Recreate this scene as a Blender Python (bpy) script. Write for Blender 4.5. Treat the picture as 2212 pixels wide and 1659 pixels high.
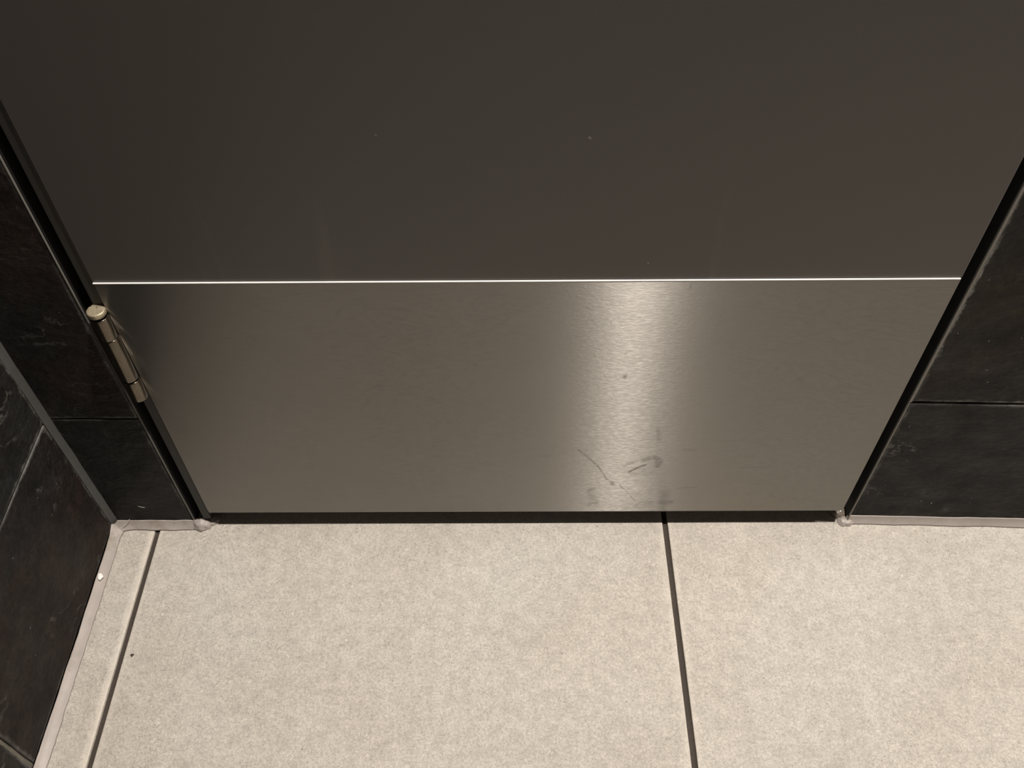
import bpy, bmesh, math, random
from mathutils import Vector, Matrix, noise

C = bpy.context.scene.collection
for o in list(bpy.data.objects):
    bpy.data.objects.remove(o)
S = bpy.context.scene

# ------------------------------------------------------------------ camera, light, exposure
cam = bpy.data.cameras.new('camera')
cam.sensor_width = 36.0
cam.lens = 36.0 * 1946.27 / 2212.0
cam.clip_start = 0.01
co = bpy.data.objects.new('camera', cam); C.objects.link(co)
Rr = Vector((0.99995794, 0.00147396, -0.00905261))
Ru = Vector((0.00466087, 0.76839822, 0.63995504))
Rf = Vector((-0.00789928, 0.63997031, -0.76835903))
M = Matrix.Identity(4)
for i in range(3):
    M[i][0] = Rr[i]; M[i][1] = Ru[i]; M[i][2] = -Rf[i]
M.translation = Vector((0.36182, -0.55931, 0.93156))
co.matrix_world = M
S.camera = co

S.view_settings.view_transform = 'Standard'
S.view_settings.look = 'None'
S.view_settings.gamma = 1.0
S.view_settings.exposure = 0.0
S.view_settings.use_curve_mapping = False

w = bpy.data.worlds.new('world'); S.world = w
w.use_nodes = True
w.node_tree.nodes['Background'].inputs[0].default_value = (0.9, 0.82, 0.72, 1)
w.node_tree.nodes['Background'].inputs[1].default_value = 0.02

CEIL = 2.45
def lamp(name, x, y, size, power, col=(1.0, 0.912, 0.825), spread=180, z=CEIL - 0.012):
    l = bpy.data.lights.new(name, 'AREA'); l.shape = 'DISK'; l.size = size
    l.energy = power; l.color = col; l.spread = math.radians(spread)
    o = bpy.data.objects.new(name, l); o.location = (x, y, z); C.objects.link(o)
    return o
lamp('downlight', 0.73, -0.175, 0.09, 62.0)
lamp('downlight', 2.60, -0.16, 0.09, 32.0)  # added fill lamp, set far right so its streak misses the plate
lamp('downlight', 0.845, 1.15, 0.10, 22.0)

# ------------------------------------------------------------------ helpers
def prop(o, label=None, cat=None, kind=None, group=None):
    if label: o['label'] = label
    if cat: o['category'] = cat
    if kind: o['kind'] = kind
    if group: o['group'] = group
    return o

def link_mesh(name, verts, faces, mat, parent=None, smooth=False):
    me = bpy.data.meshes.new(name)
    me.from_pydata([tuple(v) for v in verts], [], faces)
    me.update()
    me.materials.append(mat)
    o = bpy.data.objects.new(name, me); C.objects.link(o)
    if parent: o.parent = parent
    if smooth:
        for p in me.polygons: p.use_smooth = True
    return o

def bm_obj(name, bm, mat, parent=None, smooth=False):
    me = bpy.data.meshes.new(name)
    bmesh.ops.recalc_face_normals(bm, faces=bm.faces)
    bm.to_mesh(me); bm.free()
    me.materials.append(mat)
    o = bpy.data.objects.new(name, me); C.objects.link(o)
    if parent: o.parent = parent
    if smooth:
        for p in me.polygons: p.use_smooth = True
    return o

def add_box(bm, x0, x1, y0, y1, z0, z1, bevel=0.0, seg=2):
    r = bmesh.ops.create_cube(bm, size=1.0)
    vs = r['verts']
    bmesh.ops.scale(bm, vec=(x1 - x0, y1 - y0, z1 - z0), verts=vs)
    bmesh.ops.translate(bm, vec=((x0 + x1) / 2, (y0 + y1) / 2, (z0 + z1) / 2), verts=vs)
    if bevel:
        es = list({e for v in vs for e in v.link_edges})
        bmesh.ops.bevel(bm, geom=es, offset=bevel, segments=seg, affect='EDGES', profile=0.5)

def box(name, x0, x1, y0, y1, z0, z1, mat, parent=None, bevel=0.0):
    bm = bmesh.new(); add_box(bm, x0, x1, y0, y1, z0, z1, bevel)
    return bm_obj(name, bm, mat, parent)

def empty(name, loc=(0, 0, 0)):
    o = bpy.data.objects.new(name, None); o.location = loc; C.objects.link(o); return o

# ---------- node helpers
class NT:
    def __init__(s, name):
        s.m = bpy.data.materials.new(name); s.m.use_nodes = True
        s.t = s.m.node_tree; s.b = s.t.nodes['Principled BSDF']
    def n(s, typ, **kw):
        nd = s.t.nodes.new(typ)
        for k, v in kw.items():
            if k.startswith('i_'):
                key = k[2:]
                key = int(key) if key.isdigit() else key.replace('_', ' ')
                nd.inputs[key].default_value = v
            else: setattr(nd, k, v)
        return nd
    def l(s, a, b): s.t.links.new(a, b)
    def coords(s, scale=(1, 1, 1), rot=(0, 0, 0)):
        g = s.n('ShaderNodeTexCoord'); mp = s.n('ShaderNodeMapping')
        mp.inputs['Scale'].default_value = scale; mp.inputs['Rotation'].default_value = rot
        s.l(g.outputs['Object'], mp.inputs['Vector']); return mp.outputs[0]
    def noise(s, vec, scale, detail=4, rough=0.55, dist=0.0):
        nd = s.n('ShaderNodeTexNoise'); nd.inputs['Scale'].default_value = scale
        nd.inputs['Detail'].default_value = detail; nd.inputs['Roughness'].default_value = rough
        nd.inputs['Distortion'].default_value = dist
        s.l(vec, nd.inputs['Vector']); return nd.outputs['Fac']
    def ramp(s, fac, stops, interp='LINEAR'):
        r = s.n('ShaderNodeValToRGB'); r.color_ramp.interpolation = interp
        e = r.color_ramp.elements
        while len(e) < len(stops): e.new(0.5)
        for k, (p, c) in enumerate(stops):
            e[k].position = p
            e[k].color = (c, c, c, 1) if isinstance(c, (int, float)) else (*c, 1)
        s.l(fac, r.inputs[0]); return r.outputs[0]
    def math(s, op, a, b=None):
        m = s.n('ShaderNodeMath', operation=op)
        for i, v in enumerate((a, b)):
            if v is None: continue
            if isinstance(v, (int, float)): m.inputs[i].default_value = v
            else: s.l(v, m.inputs[i])
        return m.outputs[0]
    def mix(s, fac, a, b, mode='MIX'):
        m = s.n('ShaderNodeMix', data_type='RGBA', blend_type=mode)
        for sock, v in ((m.inputs[0], fac), (m.inputs[6], a), (m.inputs[7], b)):
            if isinstance(v, (int, float)): sock.default_value = v
            elif isinstance(v, tuple): sock.default_value = (*v, 1)
            else: s.l(v, sock)
        return m.outputs[2]
    def bump(s, h, strength, dist, prev=None):
        b = s.n('ShaderNodeBump'); b.inputs['Strength'].default_value = strength
        b.inputs['Distance'].default_value = dist; s.l(h, b.inputs['Height'])
        if prev is not None: s.l(prev, b.inputs['Normal'])
        return b.outputs[0]
    def set(s, **kw):
        for k, v in kw.items():
            sock = s.b.inputs[k.replace('_', ' ')]
            if isinstance(v, (int, float)): sock.default_value = v
            elif isinstance(v, tuple): sock.default_value = (*v, 1) if len(v) == 3 else v
            else: s.l(v, sock)
        return s
    def attr(s, name):
        a = s.n('ShaderNodeAttribute', attribute_name=name); return a.outputs['Fac']

# ---------- materials
def m_slate(name, cool, warm, seed):
    k = NT(name); v = k.coords()
    off = k.n('ShaderNodeMapping'); off.inputs['Location'].default_value = (seed * 3.1, seed * 1.7, seed * 0.9)
    k.l(v, off.inputs[0]); v = off.outputs[0]
    big = k.ramp(k.noise(v, 6, 6, 0.66, 0.8), [(0.40, 0.0), (0.60, 1.0)])
    base = k.mix(big, cool, warm)
    mid = k.ramp(k.noise(v, 28, 8, 0.7, 0.5), [(0.32, 0.45), (0.68, 1.75)])
    base = k.mix(1.0, base, mid, 'MULTIPLY')
    fine = k.ramp(k.noise(v, 210, 6, 0.7), [(0.3, 0.45), (0.72, 1.7)])
    base = k.mix(1.0, base, fine, 'MULTIPLY')
    # thin pale veins, flakes and rubbed scratches
    vn = k.noise(v, 5.0, 6, 0.6, 0.9)
    line = k.ramp(k.math('ABSOLUTE', k.math('SUBTRACT', vn, 0.5)), [(0.0, 1.0), (0.010, 0.0)])
    gate = k.ramp(k.noise(v, 11, 3), [(0.52, 0.0), (0.62, 1.0)])
    brk = k.ramp(k.noise(v, 90, 4, 0.7), [(0.40, 0.0), (0.60, 1.0)])
    line = k.math('MULTIPLY', k.math('MULTIPLY', line, gate), brk)
    base = k.mix(k.math('MULTIPLY', line, 0.75), base, (0.15, 0.145, 0.135))
    dust = k.ramp(k.noise(v, 60, 9, 0.8, 0.3), [(0.60, 0.0), (0.80, 1.0)])
    base = k.mix(k.math('MULTIPLY', dust, 0.5), base, (0.11, 0.11, 0.105))
    speck = k.ramp(k.noise(v, 230, 1, 0.5), [(0.785, 0.0), (0.80, 1.0)])
    base = k.mix(k.math('MULTIPLY', speck, 0.6), base, (0.40, 0.40, 0.37))
    # chipped, whitened arris along the cut edges
    ed = k.math('ADD', k.attr('edge'), k.math('MULTIPLY', k.math('SUBTRACT', k.noise(v, 75, 8, 0.75), 0.5), 0.013))
    chip = k.ramp(ed, [(0.0, 1.0), (0.0022, 0.0)])
    k2 = k.ramp(k.noise(v, 14, 3), [(0.40, 0.15), (0.60, 1.0)])
    base = k.mix(k.math('MULTIPLY', k.math('MULTIPLY', chip, k2), k.attr('wear')), base, (0.30, 0.30, 0.285))
    sv = k.n('ShaderNodeMapping'); sv.inputs['Scale'].default_value = (1, 1, 1.8); k.l(v, sv.inputs[0])
    nb = k.bump(k.noise(sv.outputs[0], 12, 8, 0.62, 0.15), 0.9, 0.010)
    nb = k.bump(k.noise(sv.outputs[0], 120, 6, 0.7), 0.6, 0.0014, nb)
    k.set(Base_Color=base, Roughness=k.ramp(k.noise(v, 30, 5), [(0.3, 0.50), (0.7, 0.75)]), Normal=nb, Specular_IOR_Level=0.24)
    return k.m
slate_a = m_slate('slate_grey', (0.0125, 0.0132, 0.0135), (0.0118, 0.0108, 0.0098), 0.0)
slate_b = m_slate('slate_brown', (0.0105, 0.0100, 0.0095), (0.0155, 0.0098, 0.0078), 4.0)
slate_c = m_slate('slate_rust', (0.0105, 0.0100, 0.0092), (0.0185, 0.0135, 0.0088), 9.0)

def m_floor():
    k = NT('porcelain'); v = k.coords()
    cloud = k.ramp(k.noise(v, 9, 5, 0.6, 0.3), [(0.3, 0.0), (0.7, 1.0)])
    base = k.mix(cloud, (0.60, 0.555, 0.495), (0.68, 0.64, 0.58))
    cool = k.ramp(k.noise(v, 4, 2), [(0.45, 0.0), (0.75, 1.0)])
    base = k.mix(k.math('MULTIPLY', cool, 0.45), base, (0.645, 0.645, 0.61))
    mot = k.ramp(k.noise(v, 300, 8, 0.75), [(0.33, 0.70), (0.50, 0.97), (0.67, 1.14)])
    base = k.mix(1.0, base, mot, 'MULTIPLY')
    mot3 = k.ramp(k.noise(v, 620, 3, 0.7), [(0.33, 0.80), (0.67, 1.12)])
    base = k.mix(1.0, base, mot3, 'MULTIPLY')
    mot2 = k.ramp(k.noise(v, 70, 6, 0.72), [(0.36, 0.86), (0.60, 1.05)])
    base = k.mix(1.0, base, mot2, 'MULTIPLY')
    # dark open pores, gathered in patches and dirtier along the foot of the door
    sp = k.n('ShaderNodeSeparateXYZ'); k.l(v, sp.inputs[0])
    foot = k.ramp(k.math('MULTIPLY', sp.outputs[1], -8.0), [(0.0, 1.0), (0.55, 0.0)])
    pat = k.ramp(k.math('ADD', k.noise(v, 24, 5, 0.65), k.math('MULTIPLY', foot, 0.13)), [(0.44, 0.12), (0.64, 1.0)])
    dk = k.ramp(k.noise(v, 400, 2, 0.5), [(0.665, 0.0), (0.70, 1.0)])
    base = k.mix(k.math('MULTIPLY', k.math('MULTIPLY', dk, pat), 0.8), base, (0.15, 0.125, 0.10))
    blot = k.ramp(k.noise(v, 120, 4, 0.65), [(0.63, 0.0), (0.72, 1.0)])
    base = k.mix(k.math('MULTIPLY', k.math('MULTIPLY', blot, pat), 0.5), base, (0.36, 0.33, 0.29))
    base = k.mix(k.math('MULTIPLY', foot, 0.13), base, (0.36, 0.335, 0.30))
    vd = k.n('ShaderNodeVectorMath', operation='MULTIPLY_ADD'); nt = k.n('ShaderNodeTexNoise'); nt.inputs['Scale'].default_value = 320; k.l(v, nt.inputs['Vector'])
    k.l(nt.outputs['Color'], vd.inputs[0]); vd.inputs[1].default_value = (0.006, 0.006, 0.006); k.l(v, vd.inputs[2])
    for sc, th in ((120, 0.86), (230, 0.80)):
        vo = k.n('ShaderNodeTexVoronoi', feature='F1'); vo.inputs['Scale'].default_value = sc
        k.l(vd.outputs[0], vo.inputs['Vector'])
        vr = k.n('ShaderNodeSeparateColor'); k.l(vo.outputs['Color'], vr.inputs[0])
        wt = k.math('LESS_THAN', vo.outputs['Distance'], k.math('MULTIPLY', k.math('SUBTRACT', vr.outputs[0], th), 1.2))
        base = k.mix(k.math('MULTIPLY', wt, 0.55), base, (0.86, 0.80, 0.71))
    # smoother, paler pressed lip beside the joints, wavering in width
    ed = k.math('ADD', k.attr('edge'), k.math('MULTIPLY', k.math('SUBTRACT', k.noise(v, 40, 5, 0.65), 0.5), 0.012))
    lip = k.ramp(ed, [(0.0, 1.0), (0.0035, 1.0), (0.0045, 0.0)])
    lipm = k.math('MULTIPLY', lip, k.attr('wear'))
    base = k.mix(k.math('MULTIPLY', lipm, 0.7), base, (0.68, 0.635, 0.56))
    h = k.math('MULTIPLY', k.noise(v, 170, 8, 0.7), k.math('SUBTRACT', 1.0, k.math('MULTIPLY', lipm, 0.8)))
    nb = k.bump(h, 0.8, 0.0026)
    k.set(Base_Color=base, Roughness=0.5, Normal=nb, Specular_IOR_Level=0.4)
    return k.m
porcelain = m_floor()

def m_grout(name, c, rough=0.85):
    k = NT(name); v = k.coords()
    base = k.mix(k.ramp(k.noise(v, 300, 4), [(0.3, 0.0), (0.7, 1.0)]), tuple(x * 0.8 for x in c), tuple(min(1, x * 1.2) for x in c))
    base = k.mix(k.ramp(k.noise(v, 25, 4), [(0.4, 0.0), (0.7, 0.5)]), base, tuple(x * 0.6 for x in c))
    k.set(Base_Color=base, Roughness=rough, Normal=k.bump(k.noise(v, 500, 4), 0.5, 0.0006)); return k.m
grout_floor = m_grout('floor_grout', (0.055, 0.044, 0.036))
grout_wall = m_grout('wall_grout', (0.20, 0.185, 0.15))
grout_dark = m_grout('dark_wall_grout', (0.075, 0.07, 0.06))

def m_caulk(name, c, dirt):
    k = NT(name); v = k.coords()
    base = k.mix(k.ramp(k.noise(v, 45, 4, 0.6), [(0.35, 0.0), (0.7, 1.0)]), c, tuple(x * 1.12 for x in c))
    d = k.math('MULTIPLY', k.ramp(k.noise(v, 38, 6, 0.7), [(0.48, 0.0), (0.78, 1.0)]), k.attr('dirt'))
    base = k.mix(d, base, dirt)
    sp = k.math('MULTIPLY', k.ramp(k.noise(v, 240, 2), [(0.72, 0.0), (0.76, 0.8)]), k.attr('dirt'))
    base = k.mix(sp, base, (0.05, 0.04, 0.03))
    k.set(Base_Color=base, Roughness=0.42, Normal=k.bump(k.noise(v, 120, 3), 0.3, 0.0008)); return k.m
caulk_pale = m_caulk('pale_silicone', (0.39, 0.355, 0.33), (0.23, 0.195, 0.145))
caulk_grey = m_caulk('grey_silicone', (0.062, 0.064, 0.063), (0.045, 0.042, 0.036))
caulk_dirty = m_caulk('dirty_silicone', (0.20, 0.172, 0.142), (0.075, 0.06, 0.045))

def m_steel():
    k = NT('brushed_steel')
    grain = k.noise(k.coords((60, 60, 900)), 1.0, 5, 0.65)
    g2 = k.noise(k.coords((260, 260, 700)), 1.0, 3, 0.6)
    v3 = k.coords(); cl = k.noise(v3, 7, 4, 0.6)
    col = k.mix(k.ramp(grain, [(0.3, 0.0), (0.7, 1.0)]), (0.51, 0.492, 0.458), (0.55, 0.532, 0.497))
    col = k.mix(k.ramp(cl, [(0.35, 0.14), (0.7, 0.0)]), col, (0.40, 0.375, 0.34))
    wear = k.attr('wear')
    brk = k.ramp(k.noise(v3, 190, 5, 0.7), [(0.3, 0.25), (0.62, 1.0)])
    col = k.mix(k.math('MULTIPLY', wear, brk), col, (0.075, 0.066, 0.054))
    stain = k.math('MULTIPLY', k.attr('stain'), k.ramp(k.noise(v3, 45, 6, 0.7), [(0.4, 0.0), (0.7, 1.0)]))
    col = k.mix(k.math('MULTIPLY', stain, 0.5), col, (0.60, 0.53, 0.38))
    nb = k.bump(g2, 0.20, 0.00030)
    nb = k.bump(grain, 0.06, 0.0002, nb)
    tg = k.n('ShaderNodeTangent', direction_type='UV_MAP', uv_map='grain')
    k.set(Base_Color=col, Metallic=1.0, Roughness=0.38, Anisotropic=1.0, Normal=nb)
    k.l(tg.outputs[0], k.b.inputs['Tangent'])
    nrw = k.n('ShaderNodeBsdfAnisotropic', distribution='BECKMANN')
    k.l(col, nrw.inputs['Color']); nrw.inputs['Roughness'].default_value = 0.66
    nrw.inputs['Anisotropy'].default_value = -0.82
    k.l(nb, nrw.inputs['Normal']); k.l(tg.outputs[0], nrw.inputs['Tangent'])
    mx = k.n('ShaderNodeMixShader'); mx.inputs[0].default_value = 0.65
    k.l(k.b.outputs[0], mx.inputs[1]); k.l(nrw.outputs[0], mx.inputs[2])
    hot = k.n('ShaderNodeBsdfAnisotropic', distribution='GGX')
    k.l(col, hot.inputs['Color']); hot.inputs['Roughness'].default_value = 0.575
    hot.inputs['Anisotropy'].default_value = -0.89
    k.l(nb, hot.inputs['Normal']); k.l(tg.outputs[0], hot.inputs['Tangent'])
    mx2 = k.n('ShaderNodeMixShader')
    fleck = k.ramp(k.noise(k.coords((170, 170, 560)), 1.0, 3, 0.65), [(0.30, 0.21), (0.50, 0.31), (0.70, 0.56)])
    k.l(fleck, mx2.inputs[0])
    k.l(mx.outputs[0], mx2.inputs[1]); k.l(hot.outputs[0], mx2.inputs[2])
    k.l(mx2.outputs[0], k.t.nodes['Material Output'].inputs['Surface'])
    return k.m
steel = m_steel()

def m_laminate():
    k = NT('door_laminate'); v = k.coords()
    n1 = k.noise(v, 3, 4, 0.6)
    col = k.mix(k.ramp(n1, [(0.3, 0.0), (0.7, 1.0)]), (0.090, 0.0825, 0.0745), (0.095, 0.0875, 0.0795))
    # faint vertical wiped runs and dust specks
    vs = k.coords((16, 16, 1.4)); run = k.ramp(k.noise(vs, 1.0, 5, 0.6, 0.3), [(0.62, 0.0), (0.74, 1.0)])
    col = k.mix(k.math('MULTIPLY', run, 0.10), col, (0.30, 0.29, 0.26))
    sp = k.ramp(k.noise(v, 95, 1), [(0.80, 0.0), (0.82, 1.0)])
    col = k.mix(k.math('MULTIPLY', sp, 0.5), col, (0.45, 0.42, 0.36))
    nb = k.bump(k.noise(v, 700, 3), 0.12, 0.0003)
    k.set(Base_Color=col, Roughness=0.42, Normal=nb, Specular_IOR_Level=0.45)
    return k.m
laminate = m_laminate()

def m_plain(name, c, rough=0.5, metal=0.0, bump=0.0):
    k = NT(name); v = k.coords()
    col = k.mix(k.noise(v, 40, 5, 0.65), tuple(x * 0.8 for x in c), tuple(x * 1.2 for x in c))
    k.set(Base_Color=col, Roughness=rough, Metallic=metal)
    if bump: k.set(Normal=k.bump(k.noise(v, 180, 5), bump, 0.001))
    return k.m
frame_black = m_plain('black_frame', (0.007, 0.0065, 0.006), 0.9)
frame_grey = m_plain('grey_frame_metal', (0.040, 0.038, 0.034), 0.6, 0.0, 0.15)
trim_metal = m_plain('edge_trim_metal', (0.15, 0.143, 0.13), 0.7, 0.0, 0.2)
trim_light = m_plain('pale_edge_trim', (0.30, 0.285, 0.255), 0.6, 0.0, 0.2)
white_paint = m_plain('white_paint', (0.92, 0.91, 0.88), 0.5)
crumb_mat = m_plain('dark_crumb', (0.055, 0.04, 0.03), 0.8, 0, 0.5)
lint_mat = m_plain('pale_lint', (0.55, 0.53, 0.47), 0.7)
ceiling_mat = m_plain('ceiling_paint', (0.62, 0.58, 0.52), 0.9)
edge_glint = m_plain('edge_glint_white', (0.97, 0.95, 0.92), 0.5, 0.0)  # lamp reflection on the cut steel, put into the colour as white

def m_hinge():
    k = NT('worn_nickel'); v = k.coords()
    col = k.mix(k.ramp(k.noise(v, 60, 4), [(0.3, 0.0), (0.7, 1.0)]), (0.12, 0.105, 0.08), (0.165, 0.145, 0.115))
    pit = k.ramp(k.noise(v, 520, 4, 0.65), [(0.60, 0.0), (0.66, 1.0)])
    pt = k.math('MULTIPLY', pit, k.ramp(k.noise(v, 70, 3), [(0.45, 0.0), (0.6, 1.0)]))
    col = k.mix(pt, col, (0.03, 0.022, 0.016))
    k.set(Base_Color=col, Metallic=1.0, Roughness=0.20, Normal=k.bump(k.noise(v, 500, 3), 0.12, 0.0003))
    return k.m
nickel = m_hinge()
def m_cap():
    k = NT('worn_cap'); v = k.coords()
    col = k.mix(k.ramp(k.noise(v, 170, 4, 0.6), [(0.4, 0.0), (0.6, 1.0)]), (0.36, 0.30, 0.20), (0.50, 0.44, 0.32))
    col = k.mix(k.ramp(k.noise(v, 300, 2), [(0.62, 0.0), (0.7, 1.0)]), col, (0.08, 0.05, 0.03))
    k.set(Base_Color=col, Metallic=0.55, Roughness=0.5); return k.m
cap_mat = m_cap()

# ---------- tiles: front face is a grid with rounded, slightly ragged edges and real relief
def make_tile(name, o, ud, vd, nd, W, H, T, mat, parent, nu=24, nv=24, relief=0.001, seed=0.0, wear=1.0, arris=0.0012, ragged=0.0):
    o, ud, vd, nd = Vector(o), Vector(ud), Vector(vd), Vector(nd)
    e = [0.0, arris * 0.35, arris, arris * 3.0]
    us = e + [e[-1] + (W - 2 * e[-1]) * i / nu for i in range(1, nu)] + [W - x for x in reversed(e)]
    vs = e + [e[-1] + (H - 2 * e[-1]) * i / nv for i in range(1, nv)] + [H - x for x in reversed(e)]
    verts, faces, edge, wr = [], [], [], []
    nU, nV = len(us), len(vs)
    for b, v in enumerate(vs):
        for a, u in enumerate(us):
            d = min(u, W - u, v, H - v)
            drop = arris * (1 - math.sqrt(max(0, 1 - (1 - min(1, d / arris)) ** 2)))
            p = o + ud * u + vd * v
            r = relief * noise.fractal(p * 9 + Vector((seed, seed, 0)), 0.9, 2.1, 5) if relief else 0
            rg = ragged * noise.fractal(p * 60 + Vector((seed, 0, 0)), 0.8, 2.0, 4) if ragged else 0
            q = p + nd * (r * min(1, d / 0.004 + 0.4) - drop)
            if d == 0 and ragged:
                if u in (0.0, W): q += ud * rg
                else: q += vd * rg
            verts.append(q); edge.append(d)
            wr.append(wear)
    for b in range(nV - 1):
        for a in range(nU - 1):
            i = b * nU + a; faces.append((i, i + 1, i + nU + 1, i + nU))
    n0 = len(verts)
    ring = [a for a in range(nU)] + [b * nU + nU - 1 for b in range(1, nV)] + [(nV - 1) * nU + a for a in range(nU - 2, -1, -1)] + [b * nU for b in range(nV - 2, 0, -1)]
    for i in ring:
        verts.append(verts[i] - nd * T); edge.append(0.0); wr.append(0.0)
    L = len(ring)
    for j in range(L):
        faces.append((ring[(j + 1) % L], ring[j], n0 + j, n0 + (j + 1) % L))
    faces.append(tuple(n0 + j for j in range(L)))
    ob = link_mesh(name, verts, faces, mat, parent)
    me = ob.data
    bm = bmesh.new(); bm.from_mesh(me); bmesh.ops.recalc_face_normals(bm, faces=bm.faces); bm.to_mesh(me); bm.free()
    n_front = (nU - 1) * (nV - 1)
    for k, p in enumerate(me.polygons): p.use_smooth = k < n_front
    me.attributes.new('edge', 'FLOAT', 'POINT').data.foreach_set('value', edge)
    me.attributes.new('wear', 'FLOAT', 'POINT').data.foreach_set('value', wr)
    return ob

# ---------- silicone beads: concave fillet swept along a path of (wall point, run along) samples
def make_bead(name, pts, mat, parent, closed_ends=True):
    """pts: list of (a, b, c) rings: three Vectors, foot on first face, belly, foot on second face, plus the hidden corner; dirt weight"""
    verts, faces, dirt = [], [], []
    K = 8
    for a, corner, b, belly, dw in pts:
        for k in range(K + 1):
            t = k / K
            m = (a + b) / 2 + (corner - (a + b) / 2) * belly
            q = a * (1 - t) ** 2 + m * 2 * t * (1 - t) + b * t * t
            verts.append(q); dirt.append(dw)
        verts.append(corner); dirt.append(dw)
    R = K + 2
    for i in range(len(pts) - 1):
        for k in range(R):
            i0 = i * R + k; i1 = i * R + (k + 1) % R
            faces.append((i0, i1, i1 + R, i0 + R))
    if closed_ends:
        faces.append(tuple(range(R))); faces.append(tuple((len(pts) - 1) * R + k for k in reversed(range(R))))
    ob = link_mesh(name, verts, faces, mat, parent, smooth=False)
    me = ob.data
    bm = bmesh.new(); bm.from_mesh(me); bmesh.ops.recalc_face_normals(bm, faces=bm.faces); bm.to_mesh(me); bm.free()
    for p in me.polygons: p.use_smooth = True
    me.attributes.new('dirt', 'FLOAT', 'POINT').data.foreach_set('value', dirt)
    return ob

def nz(x, s=0.0): return noise.noise(Vector((x, s, 0.37)))

# ------------------------------------------------------------------ floor
floor = box('floor', -0.16, 3.10, -1.75, 1.60, -0.06, -0.0035, grout_floor)
prop(floor, 'pale speckled porcelain tile floor with dark brown joints in front of the door', 'floor', 'structure')
xs = [(-0.121, -0.0725), (-0.0663, 0.5315), (0.5377, 1.1350), (1.1412, 1.7384), (1.7446, 2.3418), (2.3480, 2.99)]
ys = [(-0.500, 0.0988), (-1.105, -0.506), (0.1050, 0.7040), (-1.60, -1.111)]
for i, (x0, x1) in enumerate(xs):
    for j, (y0, y1) in enumerate(ys):
        hi = j == 0 and i < 3
        make_tile('floor_tile', (x0, y0, 0), (1, 0, 0), (0, 1, 0), (0, 0, 1), x1 - x0, y1 - y0, 0.006, porcelain, floor,
                  nu=(60 if i else 10) if hi else 4, nv=60 if hi else 4, relief=0.00035 if hi else 0, seed=i + 3.3 * j,
                  wear=1.0 if i < 1 else 0.55, arris=0.0009, ragged=0.0002)

# ------------------------------------------------------------------ ceiling and plain outer walls (outside the frame)
ceil = box('ceiling', -0.20, 3.10, -1.75, 1.60, CEIL, CEIL + 0.05, ceiling_mat)
prop(ceil, 'plain painted ceiling above the door', 'ceiling', 'structure')
for nm, b, lab in (('wall_right', (3.00, 3.10, -1.65, 1.55), 'dark slate wall closing the room on the right'),
                   ('wall_back', (-0.16, 3.00, -1.75, -1.65), 'dark slate wall behind the photographer'),
                   ('wall_far', (-0.16, 3.00, 1.50, 1.60), 'dark slate wall behind the closed door')):
    prop(box(nm, *b, 0.0, CEIL, slate_a), lab, 'wall', 'structure')

# ------------------------------------------------------------------ left wall
wl = -0.1222
wall_l = box('wall_left', -0.22, wl - 0.0035, -1.65, 1.50, 0.0, CEIL, grout_wall)
prop(wall_l, 'left wall of dark riven slate tiles with pale grout joints', 'wall', 'structure')
ZL = 0.2055; JW = 0.0026
ZS = [(0.006, ZL - JW / 2), (ZL + JW / 2, ZL + 0.40), (ZL + 0.4026, ZL + 0.80), (ZL + 0.8026, ZL + 1.2), (ZL + 1.2026, ZL + 1.6), (ZL + 1.6026, CEIL - 0.002)]
YS = [(-0.2755, -0.004), (-0.680, -0.2805), (-1.085, -0.685), (-1.64, -1.09)]
mats = [slate_b, slate_a, slate_c, slate_a]
for i, (y0, y1) in enumerate(YS):
    for j, (z0, z1) in enumerate(ZS):
        hi = i < 2 and j < 2
        make_tile('wall_tile', (wl, y1, z0), (0, -1, 0), (0, 0, 1), (1, 0, 0), y1 - y0, z1 - z0, 0.006, mats[(i * 2 + j) % 4], wall_l,
                  nu=44 if hi else 3, nv=44 if hi else 3, relief=0.0013 if hi else 0, seed=2.0 * i + 5.1 * j, wear=0.5, arris=0.0011, ragged=0.0006 if hi else 0)

# ------------------------------------------------------------------ front wall either side of the door
wf = bmesh.new()
add_box(wf, -0.20, -0.0245, 0.0035, 0.11, 0.0, CEIL)            # left pier behind its tiles
add_box(wf, 0.7500, 3.00, 0.0075, 0.11, 0.0, CEIL)              # right pier
add_box(wf, -0.0245, 0.7495, 0.0035, 0.11, 2.13, CEIL)          # header above the door
wall_f = bm_obj('wall_front', wf, grout_dark)
prop(wall_f, 'dark slate tiled wall on both sides of the door', 'wall', 'structure')
ZF = [(0.006, 0.2064), (0.2082, 0.607), (0.6095, 1.007), (1.0095, 1.407), (1.4095, 1.807), (1.8095, 2.4485)]
for j, (z0, z1) in enumerate(ZF):
    hi = j < 2
    make_tile('wall_tile', (-0.1195, 0.0, z0), (1, 0, 0), (0, 0, 1), (0, -1, 0), 0.0933, z1 - z0, 0.006, (slate_a, slate_b)[j % 2], wall_f,
              nu=24 if hi else 3, nv=60 if hi else 3, relief=0.0013 if hi else 0, seed=7.7 + j, wear=0.4, arris=0.0011, ragged=0.0005 if hi else 0)
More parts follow.
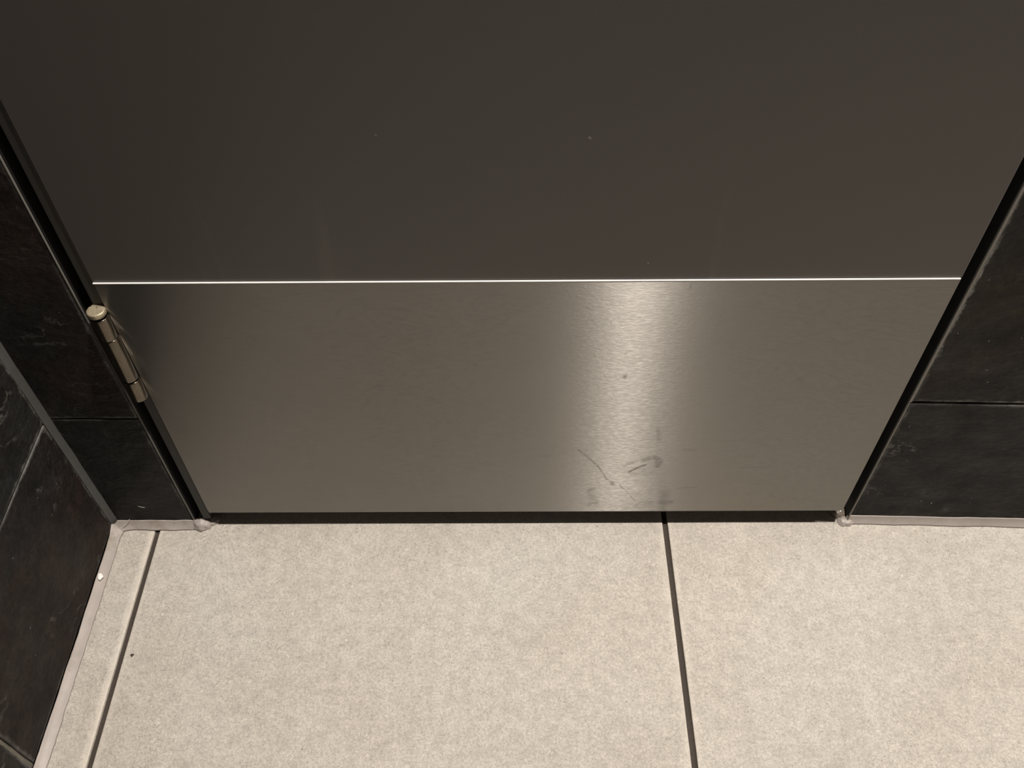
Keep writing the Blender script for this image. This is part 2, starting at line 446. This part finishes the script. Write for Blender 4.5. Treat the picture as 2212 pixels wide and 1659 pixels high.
# right pier: its face is turned a degree and a half
ang = math.radians(-1.5)
ux = Vector((math.cos(ang), math.sin(ang), 0)); un = Vector((math.sin(ang), -math.cos(ang), 0))
ZR = [(0.006, 0.2232), (0.2262, 0.624), (0.6265, 1.024), (1.0265, 1.424), (1.4265, 1.824), (1.8265, 2.4485)]
XR = [(0.0, 0.300), (0.303, 0.70)]
for a, (u0, u1) in enumerate(XR):
    for j, (z0, z1) in enumerate(ZR):
        hi = a == 0 and j < 2
        make_tile('wall_tile', Vector((0.7525, 0.003, z0)) + ux * u0, ux, (0, 0, 1), un, u1 - u0, z1 - z0, 0.006, (slate_a, slate_c, slate_a)[(j + a) % 3], wall_f,
                  nu=44 if hi else 3, nv=60 if hi else 3, relief=0.0013 if hi else 0, seed=3.3 + 2.9 * j + a, wear=1.5 if j else 0.6, arris=0.0011, ragged=0.0008 if hi else 0)
# metal edge profiles finishing the tiles beside the door
box('edge_trim', -0.0248, -0.0240, -0.0008, 0.0016, 0.004, 2.13, trim_metal, wall_f, 0.0003)
box('edge_trim', 0.7492, 0.7504, -0.0002, 0.0022, 0.004, 2.13, trim_light, wall_f, 0.0003)

ge = bmesh.new(); add_box(ge, 0.7503, 0.7534, 0.0022, 0.0090, 0.2262, 2.13)
bm_obj('edge_grout', ge, m_grout('gritty_edge_grout', (0.26, 0.25, 0.225)), wall_f)
# silicone joints of the setting, each a part of the surface it seals
rows = []
for i in range(80):
    t = i / 79; z = 0.004 + t * 1.2
    s1 = 0.0052 + 0.0008 * nz(z * 30, 1); s2 = 0.0058 + 0.0008 * nz(z * 30, 5)
    rows.append((Vector((wl + 0.0002, -s1, z)), Vector((wl - 0.001, 0.002, z)), Vector((wl + 0.0015 + s2, -0.0002, z)), -0.15 + 0.25, 0.3))
prop(make_bead('corner_caulk', rows, caulk_grey, wall_l), 'grey silicone bead in the corner')
# along the left wall
rows = []
for i in range(150):
    t = i / 149; y = -0.002 - t * 0.70
    wd = 0.0122 + 0.0012 * nz(y * 30, 2) + 0.0007 * nz(y * 140, 3); ht = 0.0052 + 0.0018 * nz(y * 24, 8) + 0.0006 * nz(y * 120, 1)
    if y > -0.02: ht += 0.006 * (1 - (-y) / 0.02); wd += 0.002 * (1 + y / 0.02)
    rows.append((Vector((wl + 0.0006, y, ht)), Vector((wl - 0.001, y, -0.001)), Vector((wl + wd, y, 0.0004)), 0.22, 1.0 if y > -0.035 else 0.25))
make_bead('floor_caulk', rows, caulk_pale, floor)
# along the front wall, left of the door
rows = []
for i in range(60):
    t = i / 59; x = wl + 0.002 + t * 0.104
    ht = 0.0115 + 0.0012 * nz(x * 60, 4); wd = 0.0078 + 0.0013 * nz(x * 70, 9)
    if t < 0.15: wd += 0.004 * (1 - t / 0.15)
    rows.append((Vector((x, -0.0004, ht)), Vector((x, 0.002, -0.001)), Vector((x, -wd, 0.0004)), 0.22, 1.0))
make_bead('floor_caulk', rows, caulk_pale, floor)
# along the front wall, right of the door
rows = []
for i in range(90):
    t = i / 89; u = -0.004 + t * 0.50
    p = Vector((0.7525, 0.003, 0)) + ux * u
    ht = 0.0125 + 0.0008 * nz(u * 40, 6) + 0.0004 * nz(u * 150, 3); wd = 0.0058 + 0.0008 * nz(u * 36, 2) + 0.0004 * nz(u * 160, 7)
    rows.append((p + un * 0.0004 + Vector((0, 0, ht)), p - un * 0.002 - Vector((0, 0, 0.001)), p + un * wd + Vector((0, 0, 0.0004)), 0.22, 0.35))
make_bead('floor_caulk', rows, caulk_pale, floor)

def blob(name, c, r, mat, parent, seed, dirtw=1.0, amp=0.18):
    bm = bmesh.new(); bmesh.ops.create_icosphere(bm, subdivisions=4, radius=1.0)
    for v in bm.verts:
        k = 1 + amp * noise.fractal(v.co * 1.6 + Vector((seed, 0, 0)), 0.9, 2.0, 3)
        v.co = Vector((v.co.x * r[0] * k + c[0], v.co.y * r[1] * k + c[1], max(-0.0015, v.co.z * r[2] * k + c[2])))
    o = bm_obj(name, bm, mat, parent, True)
    n = len(o.data.vertices)
    o.data.attributes.new('dirt', 'FLOAT', 'POINT').data.foreach_set('value', [dirtw] * n)
    return o
blob('caulk_lump', (-0.0165, -0.001, 0.002), (0.0105, 0.0085, 0.0085), caulk_pale, floor, 1.0)
blob('caulk_lump', (-0.0065, 0.005, 0.0005), (0.009, 0.007, 0.005), caulk_pale, floor, 4.0)
blob('caulk_lump', (0.7485, 0.0005, 0.0005), (0.0095, 0.0065, 0.0060), caulk_pale, floor, 2.0, 0.4)
prop(blob('caulk_lump', (0.7425, 0.014, 0.001), (0.0105, 0.0090, 0.0075), caulk_dirty, floor, 3.0), 'dirty brown silicone smear under the door corner')

# ------------------------------------------------------------------ door frame
fr = bmesh.new()
add_box(fr, -0.0236, -0.0130, 0.022, 0.095, 0.005, 2.12)     # recessed black channel
add_box(fr, -0.0246, -0.0240, 0.0030, 0.095, 0.005, 2.12)
add_box(fr, -0.0130, -0.0015, 0.030, 0.095, 0.005, 2.12)     # stop behind the door edge
tl = bm_obj('trim_1', fr, frame_black)
prop(tl, 'black metal door jamb on the hinge side', 'door frame', 'structure')
box('frame_lip', -0.0130, -0.0039, 0.0012, 0.030, 0.012, 2.12, frame_grey, tl, 0.0008)
tr = box('trim_2', 0.7486, 0.7500, 0.0022, 0.095, 0.010, 2.12, frame_black)
prop(tr, 'black metal door jamb on the opening side', 'door frame', 'structure')
th = box('trim_3', -0.0236, 0.7482, 0.004, 0.095, 2.12, 2.13, frame_black)
prop(th, 'black metal head of the door frame', 'door frame', 'structure')

# ------------------------------------------------------------------ door
door = empty('door_1', (0, 0, 0))
prop(door, 'dark grey brown restroom door with a brushed steel kick plate', 'door', 'structure')
box('door_panel', -0.0035, 0.7385, 0.0, 0.034, 0.0305, 2.10, laminate, door, 0.0012)

# kick plate: a fine grid where it is scuffed
def frange(a, b, n): return [a + (b - a) * i / n for i in range(n)]
XP0, XP1, ZP0, ZP1 = -0.0012, 0.7368, 0.0296, 0.3975
gx = frange(XP0, 0.40, 40) + frange(0.40, 0.56, 230) + frange(0.56, XP1, 60) + [XP1]
gz = frange(ZP0, 0.20, 220) + frange(0.20, ZP1, 30) + [ZP1]
marks = [  # polyline, half width, strength
    ([(0.4237, 0.1533), (0.4353, 0.1388), (0.4473, 0.1213), (0.4581, 0.097), (0.4648, 0.0895)], 0.0007, 0.55),
    ([(0.4640, 0.0905), (0.4660, 0.0860)], 0.0016, 0.65),
    ([(0.4734, 0.0848), (0.4837, 0.0687), (0.4943, 0.0512)], 0.0005, 0.5),
    ([(0.4815, 0.1104), (0.4898, 0.1184), (0.4988, 0.1245)], 0.0010, 0.75),
    ([(0.4954, 0.1332), (0.5048, 0.1383), (0.5124, 0.1322), (0.5116, 0.1217)], 0.0026, 0.45),
    ([(0.4754, 0.1220), (0.4881, 0.1315), (0.4954, 0.1332)], 0.0013, 0.33),
    ([(0.4880, 0.1070), (0.4960, 0.1150), (0.5040, 0.1080)], 0.0040, 0.14),
    ([(0.4429, 0.0756), (0.4445, 0.0600), (0.4459, 0.0436)], 0.0036, 0.24),
    ([(0.4440, 0.0460), (0.4490, 0.0480)], 0.0026, 0.45),
    ([(0.4395, 0.0735), (0.4460, 0.0790)], 0.0012, 0.42),
    ([(0.5280, 0.0703), (0.5265, 0.0560), (0.5288, 0.0460)], 0.0035, 0.16),
    ([(0.5230, 0.0480), (0.5340, 0.0490)], 0.0026, 0.36),
    ([(0.5036, 0.1917), (0.5060, 0.1800), (0.5083, 0.1676)], 0.0014, 0.22),
    ([(0.5353, 0.1508), (0.5420, 0.1512)], 0.0012, 0.22),
    ([(0.5450, 0.1508), (0.5475, 0.1508)], 0.0010, 0.22),
    ([(0.4900, 0.0400), (0.5080, 0.0450)], 0.0046, 0.22),
    ([(0.5390, 0.0780), (0.5600, 0.0800)], 0.0005, 0.3),
    ([(0.5000, 0.0500), (0.5150, 0.0505)], 0.0007, 0.35),
    ([(0.4622, 0.2712), (0.4636, 0.2718)], 0.0010, 0.8),
    ([(0.5085, 0.3895), (0.5090, 0.3897)], 0.0009, 0.7),
    ([(0.3850, 0.1200), (0.3920, 0.1500), (0.4040, 0.1600)], 0.0006, 0.16),
    ([(0.6000, 0.1180), (0.6300, 0.1190)], 0.0006, 0.18),
]
def segd(px, pz, a, b):
    dx, dz = b[0] - a[0], b[1] - a[1]; L = dx * dx + dz * dz
    t = max(0, min(1, ((px - a[0]) * dx + (pz - a[1]) * dz) / L)) if L else 0
    return math.hypot(px - a[0] - t * dx, pz - a[1] - t * dz)
pv, pf, pw, ps = [], [], [], []
NX = len(gx)
for z in gz:
    for x in gx:
        pv.append((x, -0.0016, z)); wsum = 0.0
        if 0.38 < x < 0.64 and z < 0.40:
            for poly, hw, st in marks:
                d = min(segd(x, z, poly[i], poly[i + 1]) for i in range(len(poly) - 1))
                if d < hw * 2.2: wsum = max(wsum, st * (1 - max(0, d / hw - 0.7) / 1.5))
        pw.append(max(0, wsum))
        sx = max(0, 1 - abs(x - 0.625) / 0.06); sz = max(0, 1 - abs(z - 0.046) / 0.018)
        ps.append(min(1, 2 * sx * sz))
for b in range(len(gz) - 1):
    for a in range(NX - 1):
        i = b * NX + a; pf.append((i, i + 1, i + NX + 1, i + NX))
n0 = len(pv); NZ = len(gz)
ring = list(range(NX)) + [b * NX + NX - 1 for b in range(1, NZ)] + [(NZ - 1) * NX + a for a in range(NX - 2, -1, -1)] + [b * NX for b in range(NZ - 2, 0, -1)]
for i in ring:
    x, y, z = pv[i]; pv.append((x, -0.0001, z)); pw.append(0); ps.append(0)
for j in range(len(ring)):
    k2 = (j + 1) % len(ring)
    pf.append((ring[k2], ring[j], n0 + j, n0 + k2))
plate = link_mesh('kick_plate', pv, pf, steel, door)
prop(plate, 'brushed stainless steel kick plate with dark scuffs')
uvl = plate.data.uv_layers.new(name='grain')          # u runs across the brushing (vertical), v along it
for lp in plate.data.loops:
    p = plate.data.vertices[lp.vertex_index].co; uvl.data[lp.index].uv = (p.z, -p.x)
plate.data.attributes.new('wear', 'FLOAT', 'POINT').data.foreach_set('value', pw)
plate.data.attributes.new('stain', 'FLOAT', 'POINT').data.foreach_set('value', ps)
# rounded upper edge of the plate, its lamp glint painted in as near-white
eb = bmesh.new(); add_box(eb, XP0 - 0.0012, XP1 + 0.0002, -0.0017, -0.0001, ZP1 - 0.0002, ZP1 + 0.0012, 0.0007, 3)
prop(bm_obj('plate_edge', eb, edge_glint, plate), 'cut upper edge of the kick plate with its lamp glint painted white')

# hinge
def lathe(name, prof, cx, cy, mat, parent, n=40):
    v, f = [], []
    for r, z in prof:
        for k in range(n):
            a = 2 * math.pi * k / n; v.append((cx + r * math.cos(a), cy + r * math.sin(a), z))
    for i in range(len(prof) - 1):
        for k in range(n):
            k2 = (k + 1) % n; f.append((i * n + k, i * n + k2, (i + 1) * n + k2, (i + 1) * n + k))
    f.append(tuple(reversed(range(n)))); f.append(tuple((len(prof) - 1) * n + k for k in range(n)))
    o = link_mesh(name, v, f, mat, parent)
    for p in o.data.polygons: p.use_smooth = len(p.vertices) == 4
    for e in o.data.edges: pass
    return o
HX, HY, HR = -0.0088, -0.0052, 0.0079
hinge = empty('hinge', (0, 0, 0)); hinge.parent = door
prop(hinge, 'worn nickel barrel hinge with a flat round cap')
def knuckle(z0, z1, name='knuckle', r=HR, mat=nickel):
    b = 0.0006
    return lathe(name, [(r - b, z0), (r - b * 0.3, z0 + b * 0.3), (r, z0 + b), (r, z1 - b), (r - b * 0.3, z1 - b * 0.3), (r - b, z1)], HX, HY, mat, hinge)
knuckle(0.2500, 0.2770); knuckle(0.2790, 0.3355); knuckle(0.3362, 0.3625)
lathe('hinge_pin', [(HR * 0.72, 0.2505), (HR * 0.72, 0.3665)], HX, HY, frame_black, hinge)
lathe('hinge_cap', [(HR * 0.9, 0.3652), (HR + 0.0003, 0.3657), (HR + 0.0003, 0.3697), (HR - 0.0002, 0.3703), (HR - 0.0009, 0.3705)], HX, HY, cap_mat, hinge)
lf = bmesh.new(); add_box(lf, -0.0100, -0.0040, 0.0004, 0.0024, 0.250, 0.3625, 0.0003)
bm_obj('hinge_leaf', lf, frame_black, hinge)

# ------------------------------------------------------------------ loose things
def chip(name, pts, z, th, mat, nrm='z'):
    bm = bmesh.new()
    top = [bm.verts.new((x, y, z + th * 0.5)) for x, y in pts]
    cx = sum(p[0] for p in pts) / len(pts); cy = sum(p[1] for p in pts) / len(pts)
    bot = [bm.verts.new((cx + (x - cx) * 1.06, cy + (y - cy) * 1.06, z - th * 0.5)) for x, y in pts]
    apex = bm.verts.new((cx, cy, z + th * 0.75))
    n = len(pts)
    for i in range(n):
        j = (i + 1) % n
        bm.faces.new((top[i], top[j], apex)); bm.faces.new((top[j], top[i], bot[i], bot[j]))
    bm.faces.new(list(reversed(bot)))
    return bm_obj(name, bm, mat)
c = chip('paint_chip', [(-0.0027, 0.0028), (-0.0016, 0.0037), (0.0004, 0.0034), (0.0016, 0.0022), (0.0031, 0.0006), (0.0027, -0.0008), (0.0017, -0.0024), (0.0009, -0.0042), (-0.0009, -0.0037), (-0.0019, -0.0022), (-0.0025, 0.0004)], 0.0, 0.0014, white_paint)
c.location = (-0.1168, -0.0712, 0.0058); c.rotation_euler = (0.05, 0.30, 0)
prop(c, 'bright white paint chip stuck on the silicone bead beside the left slate wall', 'paint chip')
c = chip('paint_chip', [(-0.0016, 0.0008), (0.0010, 0.0010), (0.0012, -0.0018), (0.0002, -0.0026)], 0.0, 0.0010, white_paint)
c.location = (0.7425, 0.0118, 0.0094); c.rotation_euler = (0.5, 0, 0.1)
prop(c, 'tiny white flake on the dirty silicone lump under the right door corner', 'paint chip')
c = chip('crumb', [(-0.0018, 0.0005), (-0.0008, 0.0015), (0.0001, 0.0009), (0.0012, 0.0014), (0.0019, 0.0003), (0.0007, -0.0005), (0.0006, -0.0018), (-0.0006, -0.0013)], 0.0, 0.0012, crumb_mat)
c.location = (-0.0572, -0.1625, 0.0011)
prop(c, 'small dark brown crumb on the floor tile beside the left joint', 'crumb')

def thread(name, pts, r, label):
    pts = [Vector(p) for p in pts]; v, f = [], []; n = 6
    for i, p in enumerate(pts):
        t = (pts[min(i + 1, len(pts) - 1)] - pts[max(i - 1, 0)]).normalized()
        a = t.cross(Vector((0.3, 0.5, 0.8))).normalized(); b = t.cross(a)
        rr = r * (0.4 if i in (0, len(pts) - 1) else 1)
        for k in range(n):
            q = 2 * math.pi * k / n; v.append(p + a * math.cos(q) * rr + b * math.sin(q) * rr)
    for i in range(len(pts) - 1):
        for k in range(n):
            k2 = (k + 1) % n; f.append((i * n + k, i * n + k2, (i + 1) * n + k2, (i + 1) * n + k))
    f.append(tuple(reversed(range(n)))); f.append(tuple((len(pts) - 1) * n + k for k in range(n)))
    return prop(link_mesh(name, v, f, lint_mat, None, True), label, 'lint')
thread('lint_thread', [(-0.0800, -0.0013, 0.0442), (-0.0775, -0.0015, 0.0425), (-0.0745, -0.0015, 0.0414), (-0.0725, -0.0013, 0.0412)], 0.00025,
       'short curved pale lint thread clinging to the slate tile left of the door')
thread('lint_thread', [(-0.1085, -0.0070, 0.0095), (-0.1045, -0.0058, 0.0125), (-0.1010, -0.0035, 0.0150), (-0.0985, -0.0015, 0.0160)], 0.00035,
       'pale lint thread lying across the corner where grey and pale silicone meet')
thread('lint_thread', [(-0.0235, -0.0040, 0.0112), (-0.0225, -0.0036, 0.0150), (-0.0212, -0.0030, 0.0190)], 0.0002,
       'thin upright lint hair on the silicone lump at the foot of the metal edge strip')
